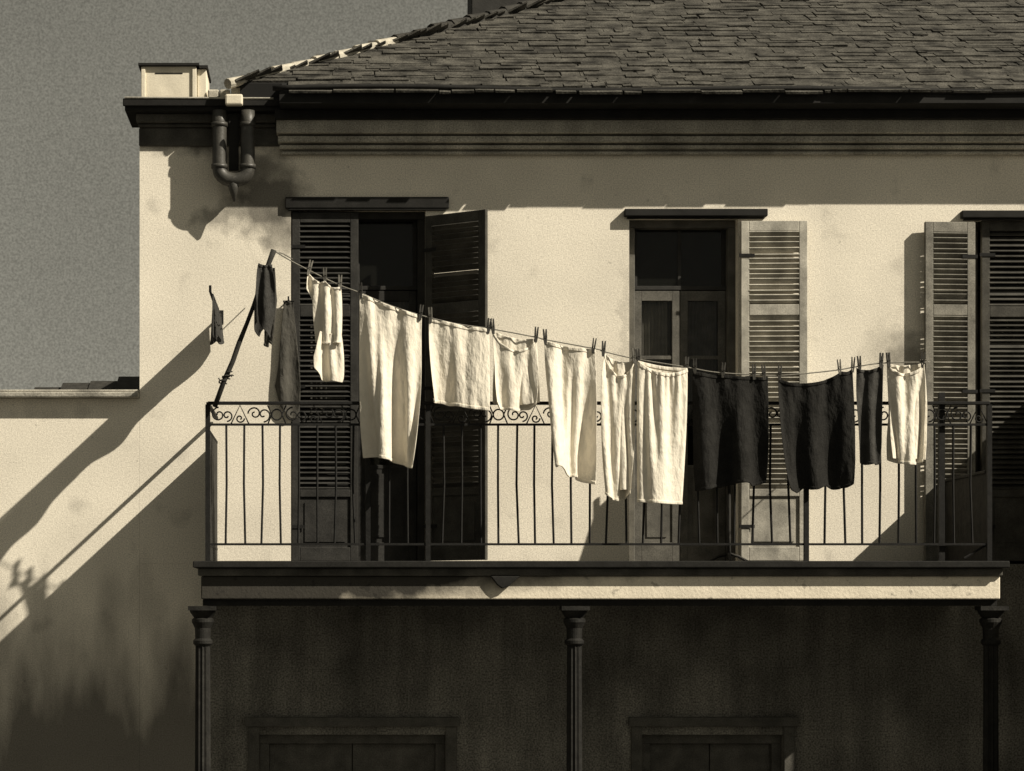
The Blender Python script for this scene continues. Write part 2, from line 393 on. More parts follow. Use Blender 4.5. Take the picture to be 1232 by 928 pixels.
# ------------------------------------------------------------------ roof
PITCH = math.radians(27); TP = math.tan(PITCH)
RX, RY = X(250, -.4), -.40; T5 = 4.6
RZ = GT - .005
r = MB()
A = (RX, RY, RZ); B = (HR + .3, RY, RZ); C = (HR + .3, RY + 2 * T5, RZ); D_ = (RX, RY + 2 * T5, RZ)
E = (RX + T5, RY + T5, RZ + T5 * TP); G = (HR + .3, RY + T5, RZ + T5 * TP)
NX = X(338, -.4); NC = .22; NZ = RZ + NC * TP
A1 = (RX + NC, RY + NC, NZ); D1 = (RX + NC, RY + 2 * T5 - NC, NZ)
for f in ([A1, (NX, RY + NC, NZ), (NX, RY, RZ), B, G, E], [A1, E, D1], [D1, E, G, C], [B, C, G]): r.poly(f)
r.poly([A1, (NX, RY + NC, NZ), (NX, RY + NC, RZ), (RX + NC, RY + NC, RZ)]); r.poly([(NX, RY, RZ), (NX, RY + NC, RZ), (NX, RY + NC, NZ)])
r.poly([A1, D1, (RX + NC, RY + 2 * T5 - NC, RZ), (RX + NC, RY + NC, RZ)])
roof = r.build('roof', 'roofbase', house)
def shingles(O, e, s, nrm, length, hip_both=False, notch=0, d0=-.04):
    mb = MB(); O = Vector(O); e = Vector(e); s = Vector(s).normalized(); nrm = Vector(nrm).normalized()
    exp = .094; SL = T5 / math.cos(PITCH); k = 0; d = d0
    while d < SL - .05:
        t = max(0, d) * math.cos(PITCH); x = t + jit(.08); xe = length - (t if hip_both else 0)
        ph = random.uniform(0, 6)
        while x < xe:
            w_ = random.choice((.09, .16, .22, .3, .42)) + jit(.03); w_ = min(w_, xe - x)
            if w_ < .03: break
            if x < notch and t < NC - .03: x = x + w_; continue
            if random.random() < .012: x += w_; continue
            dd = d + .022 * math.sin(x * .8 + ph) + jit(.014); lift = .010 + random.random() * .017
            b = len(mb.v); ln = exp + .09; gap = random.choice((.003, .006, .012))
            for (xx, sl, h) in ((x + gap, 0, lift), (x + w_ - gap, 0, lift + jit(.005)), (x + w_ - gap, ln, .012), (x + gap, ln, .012)):
                mb.v.append(O + e * xx + s * (dd + sl) + nrm * h)
            for (xx, sl, h) in ((x + gap, 0, lift - .016), (x + w_ - gap, 0, lift - .016), (x + w_ - gap, ln, .001), (x + gap, ln, .001)):
                mb.v.append(O + e * xx + s * (dd + sl) + nrm * h)
            for q in ((0, 1, 2, 3), (4, 7, 6, 5), (0, 4, 5, 1), (1, 5, 6, 2), (3, 7, 4, 0)): mb.f.append([b + i for i in q])
            x += w_
        d += exp * random.uniform(.9, 1.1); k += 1
    return mb
sh = shingles((RX, RY, RZ), (1, 0, 0), (0, math.cos(PITCH), math.sin(PITCH)), (0, -math.sin(PITCH), math.cos(PITCH)), HR + .3 - RX, notch=NX - RX)
sh.build('shingles', 'shingle', roof)
sh = shingles((RX, RY, RZ), (0, 1, 0), (math.cos(PITCH), 0, math.sin(PITCH)), (-math.sin(PITCH), 0, math.cos(PITCH)), 2 * T5, True, d0=NC / math.cos(PITCH) - .03)
sh.build('shingles', 'shingle', roof)
# ridge tiles along the hip: each one a piece
hd = Vector((1, 1, TP)).normalized(); L_ = (Vector(E) - Vector(A)).length; n = 30
for i in range(1, n):
    c0 = Vector(A) + hd * (L_ * i / n - .02) + Vector((0, 0, .018)); c1 = Vector(A) + hd * (L_ * (i + 1) / n + .03) + Vector((0, 0, .012))
    q = Vector((jit(.012), 0, jit(.008))); r0 = (.044 if i < 9 else .056) + jit(.006)
    rt = MB(); rt.tube([c0 + q, c1 + q], [r0, r0 * .78], 10)
    o = rt.build('ridge_tile', 'lime' if i < 9 else 'ridge', roof)
    if i < 9: o['label'] = 'ridge tile whitened with lime mortar'
fl = MB()
for i in range(5):
    a = X(250, -.1) + i * .085; fl.box(a, a + .075 + jit(.01), -.13 + jit(.01), .15, GT - .005, GT + .075 + i * .01 + jit(.008))
fl.build('mortar_flashing', 'lime', house, bevel=.012)
ch = MB(); cy = 3.0; ch.box(X(567, cy), X(640, cy), cy, cy + .55, RZ + .6, Z(-40, cy)); ch.box(X(560, cy), X(647, cy), cy - .05, cy + .6, Z(-40, cy), Z(-52, cy))
ch.build('chimney', 'dwood', roof, bevel=.01)

# ------------------------------------------------------------------ garden wall at left, wall added at right (out of view, casts the diagonal shade)
gw = empty('garden_wall', (-10, .0, 0), 'tall pale plastered garden wall left of the house, crossed by diagonal shadows', 'wall')
GZ = Z(478)
MB().box(-14, HL - .001, 0, .35, 0, GZ - .011).build('wall_face', 'plaster', gw)
c = MB(); c.box(-14, HL - .001, -.095, .42, GZ - .01, GZ + .03)
c.box(-14, HL - .001, -.06, .38, GZ + .031, GZ + .05)
c.build('coping', 'stone', gw, bevel=.012)
pw = MB(); pw.box(X(1262), X(1262) + .35, -1.12, -.001, DECK + .25, Z(458)); pw.box(X(1262), X(1262) + .35, -2.7, -.001, .131, DECK + .249); 
o = pw.build('shadow_wall', 'plaster', bevel=.01, loc=(X(1262), -.5, 0)); tag(o, 'short plastered wall added out of view right of the balcony to cast the diagonal shade', 'wall')
# low neighbour behind the garden wall
ny = 7.0
nb = empty('outbuilding', (-6, ny, 0), 'dark low roof of an outbuilding just showing over the garden wall', 'outbuilding')
zr_ = Z(462, ny + 2)
MB().box(-12, X(200, ny), ny, ny + 4, 0, zr_ - .9).build('wall', 'dwood', nb)
r = MB(); n = 34; x0, x1 = -12.3, X(230, ny)
for i in range(n):
    a = x0 + (x1 - x0) * i / n; b_ = x0 + (x1 - x0) * (i + 1) / n; dz = jit(.035) + (.0 if a > X(60, ny + 2) else -.07) + (.06 if a > X(95, ny + 2) else 0)
    b0 = len(r.v)
    for x in (a, b_ - .012): r.v += [Vector((x, ny - .3, zr_ - .95)), Vector((x, ny + 2, zr_ + dz)), Vector((x, ny + 4.3, zr_ - .95))]
    r.f += [[b0, b0 + 3, b0 + 4, b0 + 1], [b0 + 1, b0 + 4, b0 + 5, b0 + 2], [b0, b0 + 1, b0 + 2], [b0 + 3, b0 + 5, b0 + 4], [b0, b0 + 2, b0 + 5, b0 + 3]]
r.build('roof', 'ridge', nb)

# ------------------------------------------------------------------ balcony
XL_, XR_ = X(250, YR), X(1190, YR)
SL, SR = X(232, -1.25), X(1215, -1.25)
bal = empty('balcony', ((SL + SR) / 2, -.6, DECK - .1), 'long balcony with iron railing on slim columns across the house front', 'balcony')
d = MB(); d.box(SL, SR, -1.25, -.014, DECK - .045, DECK)
d.build('deck', 'black', bal, bevel=.006)
d = MB(); d.box(SL + .03, SR - .03, -1.20, -1.125, DECK - .10, DECK - .047); d.build('fascia_moulding', 'corn_dark', bal, bevel=.01)
zb1 = Z(721, -1.17)
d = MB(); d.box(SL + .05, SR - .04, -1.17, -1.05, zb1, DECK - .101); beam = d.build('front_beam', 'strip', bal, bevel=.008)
d = MB()
d.prism([(X(590, -1.2), DECK - .101), (X(626, -1.2), DECK - .101), (X(612, -1.2), DECK - .17), (X(604, -1.2), DECK - .185), (X(598, -1.2), DECK - .16)], -1.215, -1.172)
d.build('dark_wedge', 'black', bal, bevel=.006)  # small black wedge set on the front of the beam
d = MB(); d.box(SL + .06, SR - .05, -1.13, -1.04, zb1 - .045, zb1 - .001); d.box(SL + .06, SL + .14, -1.03, -.014, zb1 - .04, DECK - .046); d.box(SR - .12, SR - .05, -1.03, -.014, zb1 - .04, DECK - .046)
d.build('under_beam', 'black', bal)
jo = MB()
for i in range(12): x = SL + .3 + i * (SR - SL - .5) / 11; jo.box(x, x + .06, -1.045, -.014, DECK - .2, DECK - .046)
jo.build('joists', 'dwood', bal)
# columns
def column(cx):
    z1 = zb1 - .046; cy = -1.085
    c = MB(); prof = [(.105, .13), (.105, .2), (.075, .24), (.062, .3), (.058, 1.6), (.050, z1 - .27)]
    c.lathe(cx, cy, prof, 24, .16)
    o = c.build('column', 'colm', bal)
    k = MB(); k.lathe(cx, cy, [(.052, z1 - .27), (.066, z1 - .255), (.066, z1 - .235), (.052, z1 - .22), (.055, z1 - .15), (.075, z1 - .11), (.075, z1 - .09), (.06, z1 - .08), (.085, z1 - .045), (.09, z1 - .03)], 24)
    k.box(cx - .095, cx + .095, cy - .095, cy + .05, z1 - .03, z1 - .001)
    k.build('capital', 'colm', o)
column(X(244, -1.085)); column(X(691, -1.085)); column(X(1192, -1.085))
# railing
ZH, ZF, ZBR = Z(486, YR), Z(511, YR), Z(655, YR)
def scroll(mb, pt, cx, cz, r0, turns, start, sgn, rad=.0055):
    pts = []
    for i in range(22):
        t = i / 21; a = start + sgn * turns * 2 * math.pi * t; rr = r0 * (1 - .82 * t)
        pts.append(pt(cx + rr * math.cos(a), cz + rr * math.sin(a)))
    mb.tube(pts, rad, 5)
def frieze(pt, length, parent):
    mb = MB(); h = ZH - ZF; zc = (ZH + ZF) / 2 - .003; x = .03; k = 0
    while x < length - .05:
        w_ = .125
        kind = k % 4
        if kind == 0: scroll(mb, pt, x + w_ * .35, zc, h * .36, 1.3, math.pi * .5, 1); scroll(mb, pt, x + w_ * .8, zc - h * .05, h * .28, 1.2, -math.pi * .5, 1)
        if kind == 1: mb.tube([pt(x, ZF), pt(x + w_ * .5, ZH - .01), pt(x + w_, ZF)], .005, 5); scroll(mb, pt, x + w_ * .5, zc - h * .18, h * .22, 1.2, 0, -1)
        if kind == 2: scroll(mb, pt, x + w_ * .3, zc + h * .05, h * .33, 1.25, math.pi, -1); scroll(mb, pt, x + w_ * .78, zc, h * .36, 1.1, math.pi * 1.5, 1)
        if kind == 3:
            mb.tube([pt(x + w_ * .5 + .036 * math.cos(a * math.pi / 7), zc + .036 * math.sin(a * math.pi / 7)) for a in range(14)], .0055, 5, closed=True)
            mb.tube([pt(x, ZH - .01), pt(x + w_ * .22, zc), pt(x, ZF)], .005, 5); mb.tube([pt(x + w_, ZH - .01), pt(x + w_ * .78, zc), pt(x + w_, ZF)], .005, 5)
        x += w_; k += 1
    return mb.build('scroll_frieze', 'iron', parent, smooth=True)
def railing(p0, p1, spacing, posts=(), slats=False, label=None):
    global ZH, ZF
    zf0 = ZF
    if slats: ZF = Z(533)
    p0, p1 = Vector(p0), Vector(p1); L = (p1 - p0).length; e = (p1 - p0) / L; n = Vector((-e.y, e.x, 0))
    pt = lambda s, z: (p0.x + e.x * s, p0.y + e.y * s, z)
    R4 = Matrix.Translation((p0.x, p0.y, 0)) @ Matrix.Rotation(math.atan2(e.y, e.x), 4, 'Z')
    m = MB(); m.box(0, L, -(.012 if slats else .026), .012 if slats else .026, ZH - .006, ZH + .014, R4)
    o = m.build('railing', 'iron', bal, bevel=.003)
    for zz in (ZF, ZBR): q = MB(); q.box(.012, L - .012, -.009, .009, zz - .0075, zz + .0075, R4); q.build('rail', 'iron', o)
    if label: o['label'] = label
    if not slats: frieze(pt, L, o)
    for s in posts:
        q = MB(); q.box(s - .016, s + .016, -.016, .016, DECK + .001, ZH - .006, R4); q.build('post', 'iron', o)
    if slats:
        s = .03
        while s < L - .02:
            q = MB(); q.box(s, s + .062, -.006, .006, ZBR + .008, ZF - .007, R4); q.box(s, s + .062, -.0065, .0055, DECK + .012, ZBR - .008, R4); q.build('slat', 'pole', o); s += .0625 + abs(jit(.0018))
    else:
        k = int(L / spacing)
        for i in range(1, k):
            s = L * i / k + jit(.004)
            if any(abs(s - t) < .04 for t in posts): continue
            bt = jit(.011)
            q = MB(); q.tube([pt(s + bt, ZBR + .008), pt(s - bt * .5, (ZBR + ZF) / 2), pt(s, ZF - .007)], .0085, 6)
            q.build('baluster', 'iron', o)
    ZF = zf0
    return o
Lf = XR_ - XL_
fr = railing((XL_, YR, 0), (XR_, YR, 0), .1225, posts=(.0, (X(443, YR) - XL_), X(515, YR) - XL_, X(970, YR) - XL_, Lf), label='long front railing of plain bars under a scrolled band')
railing((XL_, YR + .02, 0), (XL_, -.02, 0), .12, slats=True, label='left end railing closed in with upright slats')
ep = MB(); ep.box(XR_ - .02, XR_ + .02, YR + .03, -.015, Z(578) - .02, Z(578)); eo = ep.build('end_panel', 'pole', bal, bevel=.004)
yy_ = YR + .035
while yy_ < -.09:
    q = MB(); q.box(XR_ - .008, XR_ + .008, yy_, yy_ + .066, DECK + .004, Z(578) - .021 - jit(.0)); q.build('board', 'pole', eo); yy_ += .0675
q = MB(); q.tube([(XR_ - .008, YR + .03, ZBR), (XR_ - .16, YR + .03, DECK + .02)], .009, 6); q.build('brace', 'iron', bal)
q = MB(); q.box(X(1131, YR + .0), X(1138, YR), YR + .02, YR + .06, DECK + .001, ZH + .08); q.build('support_post', 'iron', bal)

# ------------------------------------------------------------------ line, pole, shadow arm
PB, PT = P(262, 480, YL + .02), P(330, 301, YL)
pl = empty('line_pole', PB, 'thin dark pole leaning over the left end of the railing, rope tied at its top', 'pole')
q = MB(); pts = [PB.lerp(PT, i / 8) + Vector((jit(.006), 0, 0)) for i in range(9)]; pts[0] = PB - (PT - PB).normalized() * .06; q.tube(pts, [.017] * 4 + [.014] * 3 + [.015, .02], 8); q.build('shaft', 'pole', pl, smooth=True)
q = MB()
for (px, py) in ((268, 462), (272, 456), (276, 452)):
    c = P(px, py, YL + .02); q.tube([c + Vector((.026 * math.cos(a), .026 * math.sin(a), .004 * a + jit(.003))) for a in [i * .7 for i in range(9)]], .005, 5)
c = P(272, 456, YL + .02); q.tube([c, c + Vector((-.04, -.02, -.012)), c + Vector((-.05, -.02, .004))], .005, 5); q.tube([c, c + Vector((.03, -.02, .02)), c + Vector((.04, -.02, .012))], .005, 5)
q.build('lashing', 'pole', pl, smooth=True)
LINE = [(330, 302), (350, 314), (375, 327), (408, 343), (432, 352), (470, 368), (508, 380), (550, 390), (592, 396), (645, 406), (657, 409), (717, 420), (726, 423), (765, 432), (826, 442), (860, 448), (905, 451), (936, 452), (975, 449), (1010, 445), (1027, 442), (1062, 437), (1118, 436)]
lp = [P(a, b, YL) for a, b in LINE]
def spline(pts, k=6):
    out = []
    for i in range(len(pts) - 1):
        p0 = pts[max(i - 1, 0)]; p1 = pts[i]; p2 = pts[i + 1]; p3 = pts[min(i + 2, len(pts) - 1)]
        for j in range(k):
            t = j / k; out.append(.5 * ((2 * p1) + (-p0 + p2) * t + (2 * p0 - 5 * p1 + 4 * p2 - p3) * t * t + (-p0 + 3 * p1 - 3 * p2 + p3) * t ** 3))
    out.append(pts[-1]); return out
q = MB(); q.tube(spline(lp) + [P(1111, 432, -.36)], .0045, 6)
cl = q.build('clothesline', 'rope', smooth=True, loc=P(700, 420, YL)); tag(cl, 'sagging rope strung from the leaning pole to the right shutter, full of washing', 'clothesline')
q = MB(); q.tube([P(330, 303, YL), P(340, 305, YL + .1), P(352, 312, -.2)], .004, 6)
o = q.build('guy_rope', 'rope', smooth=True, loc=P(340, 305, YL)); tag(o, 'short second rope from the pole top back to the left shutter', 'rope')

ba = empty('shadow_arm', P(262, 379), 'slim iron arm added straight out of the wall left of the pole to cast a shadow', 'bracket')  # arm added to carry the cloth that throws the diagonal shadow
q = MB(); e_ = P(264, 382); q.tube([e_, e_ + Vector((0, -.6, .0)), e_ + Vector((0, -1.2, .01))], .009, 8); q.tube([e_ + Vector((0, -1.2, .01)), e_ + Vector((0, -1.215, .05))], .009, 8); q.build('shadow_arm_rod', 'iron', ba)
q = MB(); q.box(e_.x - .03, e_.x + .03, -.012, -.001, e_.z - .05, e_.z + .05); q.build('shadow_arm_plate', 'iron', ba)

# ------------------------------------------------------------------ cloth: a small position-based solver
def simulate(p, rest, pins, steps=150, iters=14, wrap=False, ymax=-1.19, wind=1.0, bend=.15, g=2.6, seed=1, zrel=None):
    r_ = np.random.default_rng(seed)
    H, W, _ = p.shape; v = np.zeros_like(p); wgt = np.ones((H, W, 1)); 
    for (i, j) in pins: wgt[i, j] = 0
    pin = {k: np.array(t) for k, t in pins.items()}
    def mk(sa, sb, k):
        L0 = np.linalg.norm(rest[sa] - rest[sb], axis=-1, keepdims=True); return (sa, sb, L0, k)
    s_ = slice; cons = []
    def pairs(di, dj, k):
        if di == 0:
            for o in range(0, 2 * dj if dj > 1 else 2):
                if dj == 1:
                    n = (W - o) // 2
                    cons.append(mk((s_(None), s_(o, o + 2 * n, 2)), (s_(None), s_(o + 1, o + 2 * n, 2)), k)) if n else None
        elif dj == 0 and di == 1:
            for o in (0, 1):
                n = (H - o) // 2; cons.append(mk((s_(o, o + 2 * n, 2), s_(None)), (s_(o + 1, o + 2 * n, 2), s_(None)), k))
    pairs(0, 1, 1.0); pairs(1, 0, 1.0)
    for o in (0, 1):
        n = (H - o) // 2
        cons.append(mk((s_(o, o + 2 * n, 2), s_(0, W - 1)), (s_(o + 1, o + 2 * n, 2), s_(1, W)), .5))
        cons.append(mk((s_(o, o + 2 * n, 2), s_(1, W)), (s_(o + 1, o + 2 * n, 2), s_(0, W - 1)), .5))
    for o in range(4):   # bending, distance two apart
        n = (W - o) // 4
        if n and o + 2 < W:
            a = s_(o, W - 2, 4); b = s_(o + 2, W, 4); cons.append(mk((s_(None), a), (s_(None), b), bend))
        a = s_(o, H - 2, 4); b = s_(o + 2, H, 4); cons.append(mk((a, s_(None)), (b, s_(None)), bend))
    ii, jj = np.meshgrid(np.arange(H) / H, np.arange(W) / W, indexing='ij')
    ph = r_.uniform(0, 6.28, 4); fr_ = r_.uniform(.8, 2.6, 4)
    dt = .02
    for st in range(steps):
        f = np.zeros_like(p); f[..., 2] = -g
        if wind:
            amp = wind * (1 if st < steps * .6 else .35)
            f[..., 1] += amp * (.9 * np.sin(fr_[0] * 6.28 * jj + ph[0] + st * .05) + .7 * np.sin(fr_[1] * 5 * jj + fr_[2] * 3 * ii + ph[1] - st * .04))
        v = (v + f * dt) * (.965 if st < steps * .7 else .88)
        q = p + v * dt * wgt
        for it in range(iters):
            for (a, b, L0, k) in cons:
                A = q[a]; B = q[b]; d = B - A; n = np.sqrt((d * d).sum(-1, keepdims=True)) + 1e-9
                wa, wb = wgt[a], wgt[b]; ws = wa + wb + 1e-9
                c = k * (n - L0) / n * d / ws
                q[a] = A + c * wa; q[b] = B - c * wb
            if wrap:
                A = q[:, -1].copy(); B = q[:, 0].copy(); d = B - A; n = np.sqrt((d * d).sum(-1, keepdims=True)) + 1e-9
                L0 = np.linalg.norm(rest[:, 1] - rest[:, 0], axis=-1, keepdims=True); ws = wgt[:, -1] + wgt[:, 0] + 1e-9
                c = (n - L0) / n * d / ws; q[:, -1] = A + c * wgt[:, -1]; q[:, 0] = B - c * wgt[:, 0]
            q[..., 1] = np.minimum(q[..., 1], ymax)
            for k_, t in pin.items(): q[k_] = t
        v = (q - p) / dt; p = q
    return p
def edge_interp(pts, v):
    pts = np.array(pts, float); d = np.r_[0, np.cumsum(np.hypot(*np.diff(pts, axis=0).T))]; d /= d[-1]
    return np.stack([np.interp(v, d, pts[:, 0]), np.interp(v, d, pts[:, 1])], -1)
def garment(name, label, cat, m, top, left, right, slack=1.25, topslack=1.06, res=.0125, yb=YL, seed=1, wind=1.0, group='washing pegged on the line', ymax=-1.19, thick=.0035,
            sag=3, folds=None, famp=.012, hem=1.5, back=None, parent=None):
    """top: px pins along the line (first and last are the corners); left/right: edges from the pins down to the hem, in px;
    sag: how far the top edge droops between pegs (px); back: sag of a second layer behind the first"""
    k = (CD + yb) / F
    Wm = max(abs(top[-1][0] - top[0][0]), abs(left[-1][0] - right[-1][0])) * k * slack
    Hm = max(left[-1][1] - left[0][1], right[-1][1] - right[0][1]) * k
    W = max(12, int(Wm / res)); H = max(12, int(Hm / res))
    v = np.linspace(0, 1, H); u = np.linspace(0, 1, W); r_ = np.random.default_rng(seed)
    Lp = edge_interp(left, v); Rp = edge_interp(right, v)
    tp = np.array(top, float); uu = (tp[:, 0] - tp[0, 0]) / (tp[-1, 0] - tp[0, 0])
    ty = np.interp(u, uu, tp[:, 1]); lin = tp[0, 1] + (tp[-1, 1] - tp[0, 1]) * u
    sg = np.zeros(W)
    for a, b in zip(uu[:-1], uu[1:]):
        q = (u >= a) & (u <= b); t = (u[q] - a) / (b - a); sg[q] = (sag if np.isscalar(sag) else sag[0]) * (4 * t * (1 - t)) ** .8 * min(1, (b - a) * 1.6)
    sg += np.interp(u, np.linspace(0, 1, 7), np.r_[0, r_.uniform(-.6, .6, 5), 0])
    px = Lp[:, None, 0] * (1 - u) + Rp[:, None, 0] * u
    py = Lp[:, None, 1] * (1 - u) + Rp[:, None, 1] * u + (ty - lin)[None, :] * (1 - v)[:, None] + sg[None, :] * (1 - v[:, None]) ** 1.0
    hj = np.interp(u, np.linspace(0, 1, max(4, W // 4)), r_.uniform(-hem, hem, max(4, W // 4)))
    py = py + (hj[None, :] + (0.35 * sg)[None, :]) * (v[:, None] ** 2)
    p = np.zeros((H, W, 3)); p[..., 0] = (px - VX) * k; p[..., 2] = ZC + (VY - py) * k
    sl = (topslack + (slack - topslack) * np.clip(v * 1.3, 0, 1))[:, None]
    rest = p.copy(); rest[..., 0] = rest[..., 0].mean() + (rest[..., 0] - rest[..., 0].mean()) * sl
    rest[..., 2] = rest[0, :, 2][None] + (rest[..., 2] - rest[0, :, 2][None]) * .915
    nf = folds or int(r_.integers(2, 4)); ph = r_.uniform(0, 6.28)
    env = np.sin(math.pi * u) ** .5
    wy = famp * env * (np.sin(u * 6.28 * nf + ph) + .5 * np.sin(u * 6.28 * (nf * 1.9) + 2 * ph))
    p[..., 1] = yb + wy[None, :] * (1 + 1.4 * v[:, None]) + .004 * np.sin(u * 40 + 5 * v[:, None])
    pins = {(0, jj): tuple(p[0, jj]) for jj in range(W)}
    p = simulate(p, rest, pins, seed=seed, wind=wind, ymax=ymax)
    o = cloth_obj(name, label, cat, m, p, group, thick, parent=parent)
    if back is not None:
        garment('back_panel', None, None, m, top, left, right, slack * .97, topslack, res * 1.15, yb + .028, seed + 50, wind * .6, None, ymax + .02, thick, back, folds, famp * .6, hem, None, o)
    return o
def cloth_obj(name, label, cat, m, p, group, thick=.0035, wrap=False, parent=None):
    H, W, _ = p.shape; parent = parent; org = Vector(p[0].mean(0))
    q = MB(); q.v = [Vector(x) for x in p.reshape(-1, 3)]
    for i in range(H - 1):
        for j in range(W if wrap else W - 1):
            j2 = (j + 1) % W; q.f.append([i * W + j, i * W + j2, (i + 1) * W + j2, (i + 1) * W + j])
    o = q.build(name, m, parent, smooth=True, loc=org)
    if parent is None and H > 20:
        for (name_, rows) in (('hem', range(H - 3, H)), ('top_band', range(0, 3))):
            h = MB(); rows = list(rows); P3 = p.copy()
            nrm = np.cross(np.gradient(P3, axis=1), np.gradient(P3, axis=0)); nrm /= np.linalg.norm(nrm, axis=-1, keepdims=True) + 1e-9
            flip = np.where(nrm[..., 1:2] > 0, -1, 1); nrm = nrm * flip
            for r_ in rows: h.v += [Vector(x) for x in (P3[r_] + nrm[r_] * (.0045))]
            for a in range(len(rows) - 1):
                for j in range(W - 1): h.f.append([a * W + j, a * W + j + 1, (a + 1) * W + j + 1, (a + 1) * W + j])
            ho = h.build(name_, m, o, smooth=True); hs = ho.modifiers.new('thick', 'SOLIDIFY'); hs.thickness = .004; hs.offset = 0
            hs = ho.modifiers.new('smooth', 'SUBSURF'); hs.levels = 1; hs.render_levels = 1
    s = o.modifiers.new('thick', 'SOLIDIFY'); s.thickness = thick; s.offset = 0
    sub = o.modifiers.new('smooth', 'SUBSURF'); sub.levels = 1; sub.render_levels = 1
    return tag(o, label, cat, group)
# white washing, left to right
ro = garment('romper', 'small white child\'s romper hanging in front of the closed dark shutter', 'romper', 'cloth', [(371, 326), (391, 337), (410, 343)],
        [(371, 326), (364, 341), (380, 356), (382, 380), (384, 406)], [(410, 343), (413, 370), (412, 406)], 1.45, topslack=1.2, res=.009, seed=11, wind=1.0, sag=8, famp=.018)
garment('bloomers', None, None, 'cloth', [(385, 398), (411, 402)], [(385, 398), (372, 425), (371, 440), (381, 456)], [(411, 402), (416, 425), (415, 445), (408, 459)], 1.3, topslack=1.15, res=.009, seed=15, wind=.8, group=None, sag=2, famp=.015, yb=YL - .004, parent=ro)
garment('towel', 'tall white towel, longest piece of washing, at the left doorway', 'towel', 'cloth', [(432, 352), (508, 380)], [(432, 352), (428, 450), (424, 538)], [(508, 380), (509, 460), (512, 556)], 1.3, seed=2, wind=1.5, sag=2, famp=.02)
garment('cloth', 'short plain white cloth between the tall towel and the undershirt', 'cloth', 'cloth', [(516, 382), (589, 396)], [(516, 382), (513, 484)], [(589, 396), (585, 497)], 1.12, seed=3, wind=.9, sag=1.5, famp=.009)
garment('undershirt', 'short white undershirt with a sagging neckline right of the plain cloth', 'undershirt', 'cloth', [(593, 397), (645, 407)], [(593, 397), (597, 440), (595, 488)], [(645, 407), (647, 440), (649, 486)], 1.2, res=.0115, seed=4, wind=1.2, sag=19, back=5)
garment('nightshirt', 'white nightshirt flaring in deep folds, left of the narrow vest', 'nightshirt', 'cloth', [(655, 409), (717, 420)], [(655, 409), (649, 480), (646, 560)], [(717, 420), (720, 480), (722, 578)], 1.35, seed=5, wind=1.6, sag=3, famp=.022)
garment('vest', 'narrow white vest gathered on its straps beside the pale petticoat', 'vest', 'cloth', [(727, 424), (763, 432)], [(727, 424), (723, 470), (721, 583)], [(763, 432), (758, 470), (752, 586)], 1.6, topslack=1.15, res=.0115, seed=6, wind=1.6, sag=24, back=7, famp=.02)
# petticoat: a tube, its front edge sagging below the back
def petticoat():
    k = (CD + YL) / F; N = 84; H = 74; x0, x1 = 767, 827; y0, y1 = 434, 443; jr = 50
    p = np.zeros((H, N, 3)); rest = np.zeros((H, N, 3)); v = np.linspace(0, 1, H)
    for j in range(N):
        if j <= jr: t = j / jr; yy = -.03 * math.sin(math.pi * t) - .006 * math.sin(t * 17)
        else: t = 1 - (j - jr) / (N - jr); yy = .022 * math.sin(math.pi * t)
        px = x0 + (x1 - x0) * t; py0 = y0 + (y1 - y0) * t + (11 if j <= jr else 2) * math.sin(math.pi * t) ** .8
        p[:, j, 0] = ((px - VX) + (t - .5) * 8 * v) * k; p[:, j, 1] = YL - .015 + yy * (1 + v); p[:, j, 2] = ZC + (VY - (py0 + (590 - py0 + 4 * t) * v)) * k
    sp = (x1 - x0) * k * 2.5 / N
    for j in range(N): rest[:, j, 0] = j * sp; rest[:, j, 2] = p[:, 0, 2] * .915
    pins = {(0, j): tuple(p[0, j]) for j in range(N)}
    p = simulate(p, rest, pins, seed=7, wrap=True, wind=.7)
    return cloth_obj('petticoat', 'white petticoat with its waistband gaping open, next to the black trousers', 'petticoat', 'cloth', p, 'washing pegged on the line', wrap=True)
petticoat()
garment('trousers', 'black trousers hanging before the middle doorway, right of the white petticoat', 'trousers', 'dark', [(833, 446), (870, 450), (906, 452), (924, 453)], [(833, 446), (832, 520), (834, 588)], [(924, 453), (925, 520), (922, 577)], 1.25, seed=8, wind=1.2, sag=3, hem=4)
garment('skirt', 'black skirt sagging between two pegs under the pale shutter', 'skirt', 'dark', [(936, 454), (1012, 446), (1026, 443)], [(936, 454), (934, 520), (946, 586)], [(1026, 443), (1026, 520), (1025, 580)], 1.25, seed=9, wind=1.2, sag=11, hem=4)
garment('jacket', 'narrow charcoal jacket between the black skirt and the last white shirt', 'jacket', 'darkg', [(1030, 442), (1063, 438)], [(1030, 442), (1031, 500), (1034, 556)], [(1063, 438), (1061, 500), (1058, 556)], 1.5, topslack=1.15, res=.0115, seed=10, wind=1.4, sag=5, famp=.022)
garment('shirt', 'white shirt at the right end of the line by the open shutter', 'shirt', 'cloth', [(1067, 437), (1112, 436)], [(1067, 437), (1074, 490), (1074, 553)], [(1112, 436), (1118, 490), (1120, 552)], 1.4, topslack=1.12, res=.0115, seed=12, wind=1.6, sag=13, back=3, famp=.02)
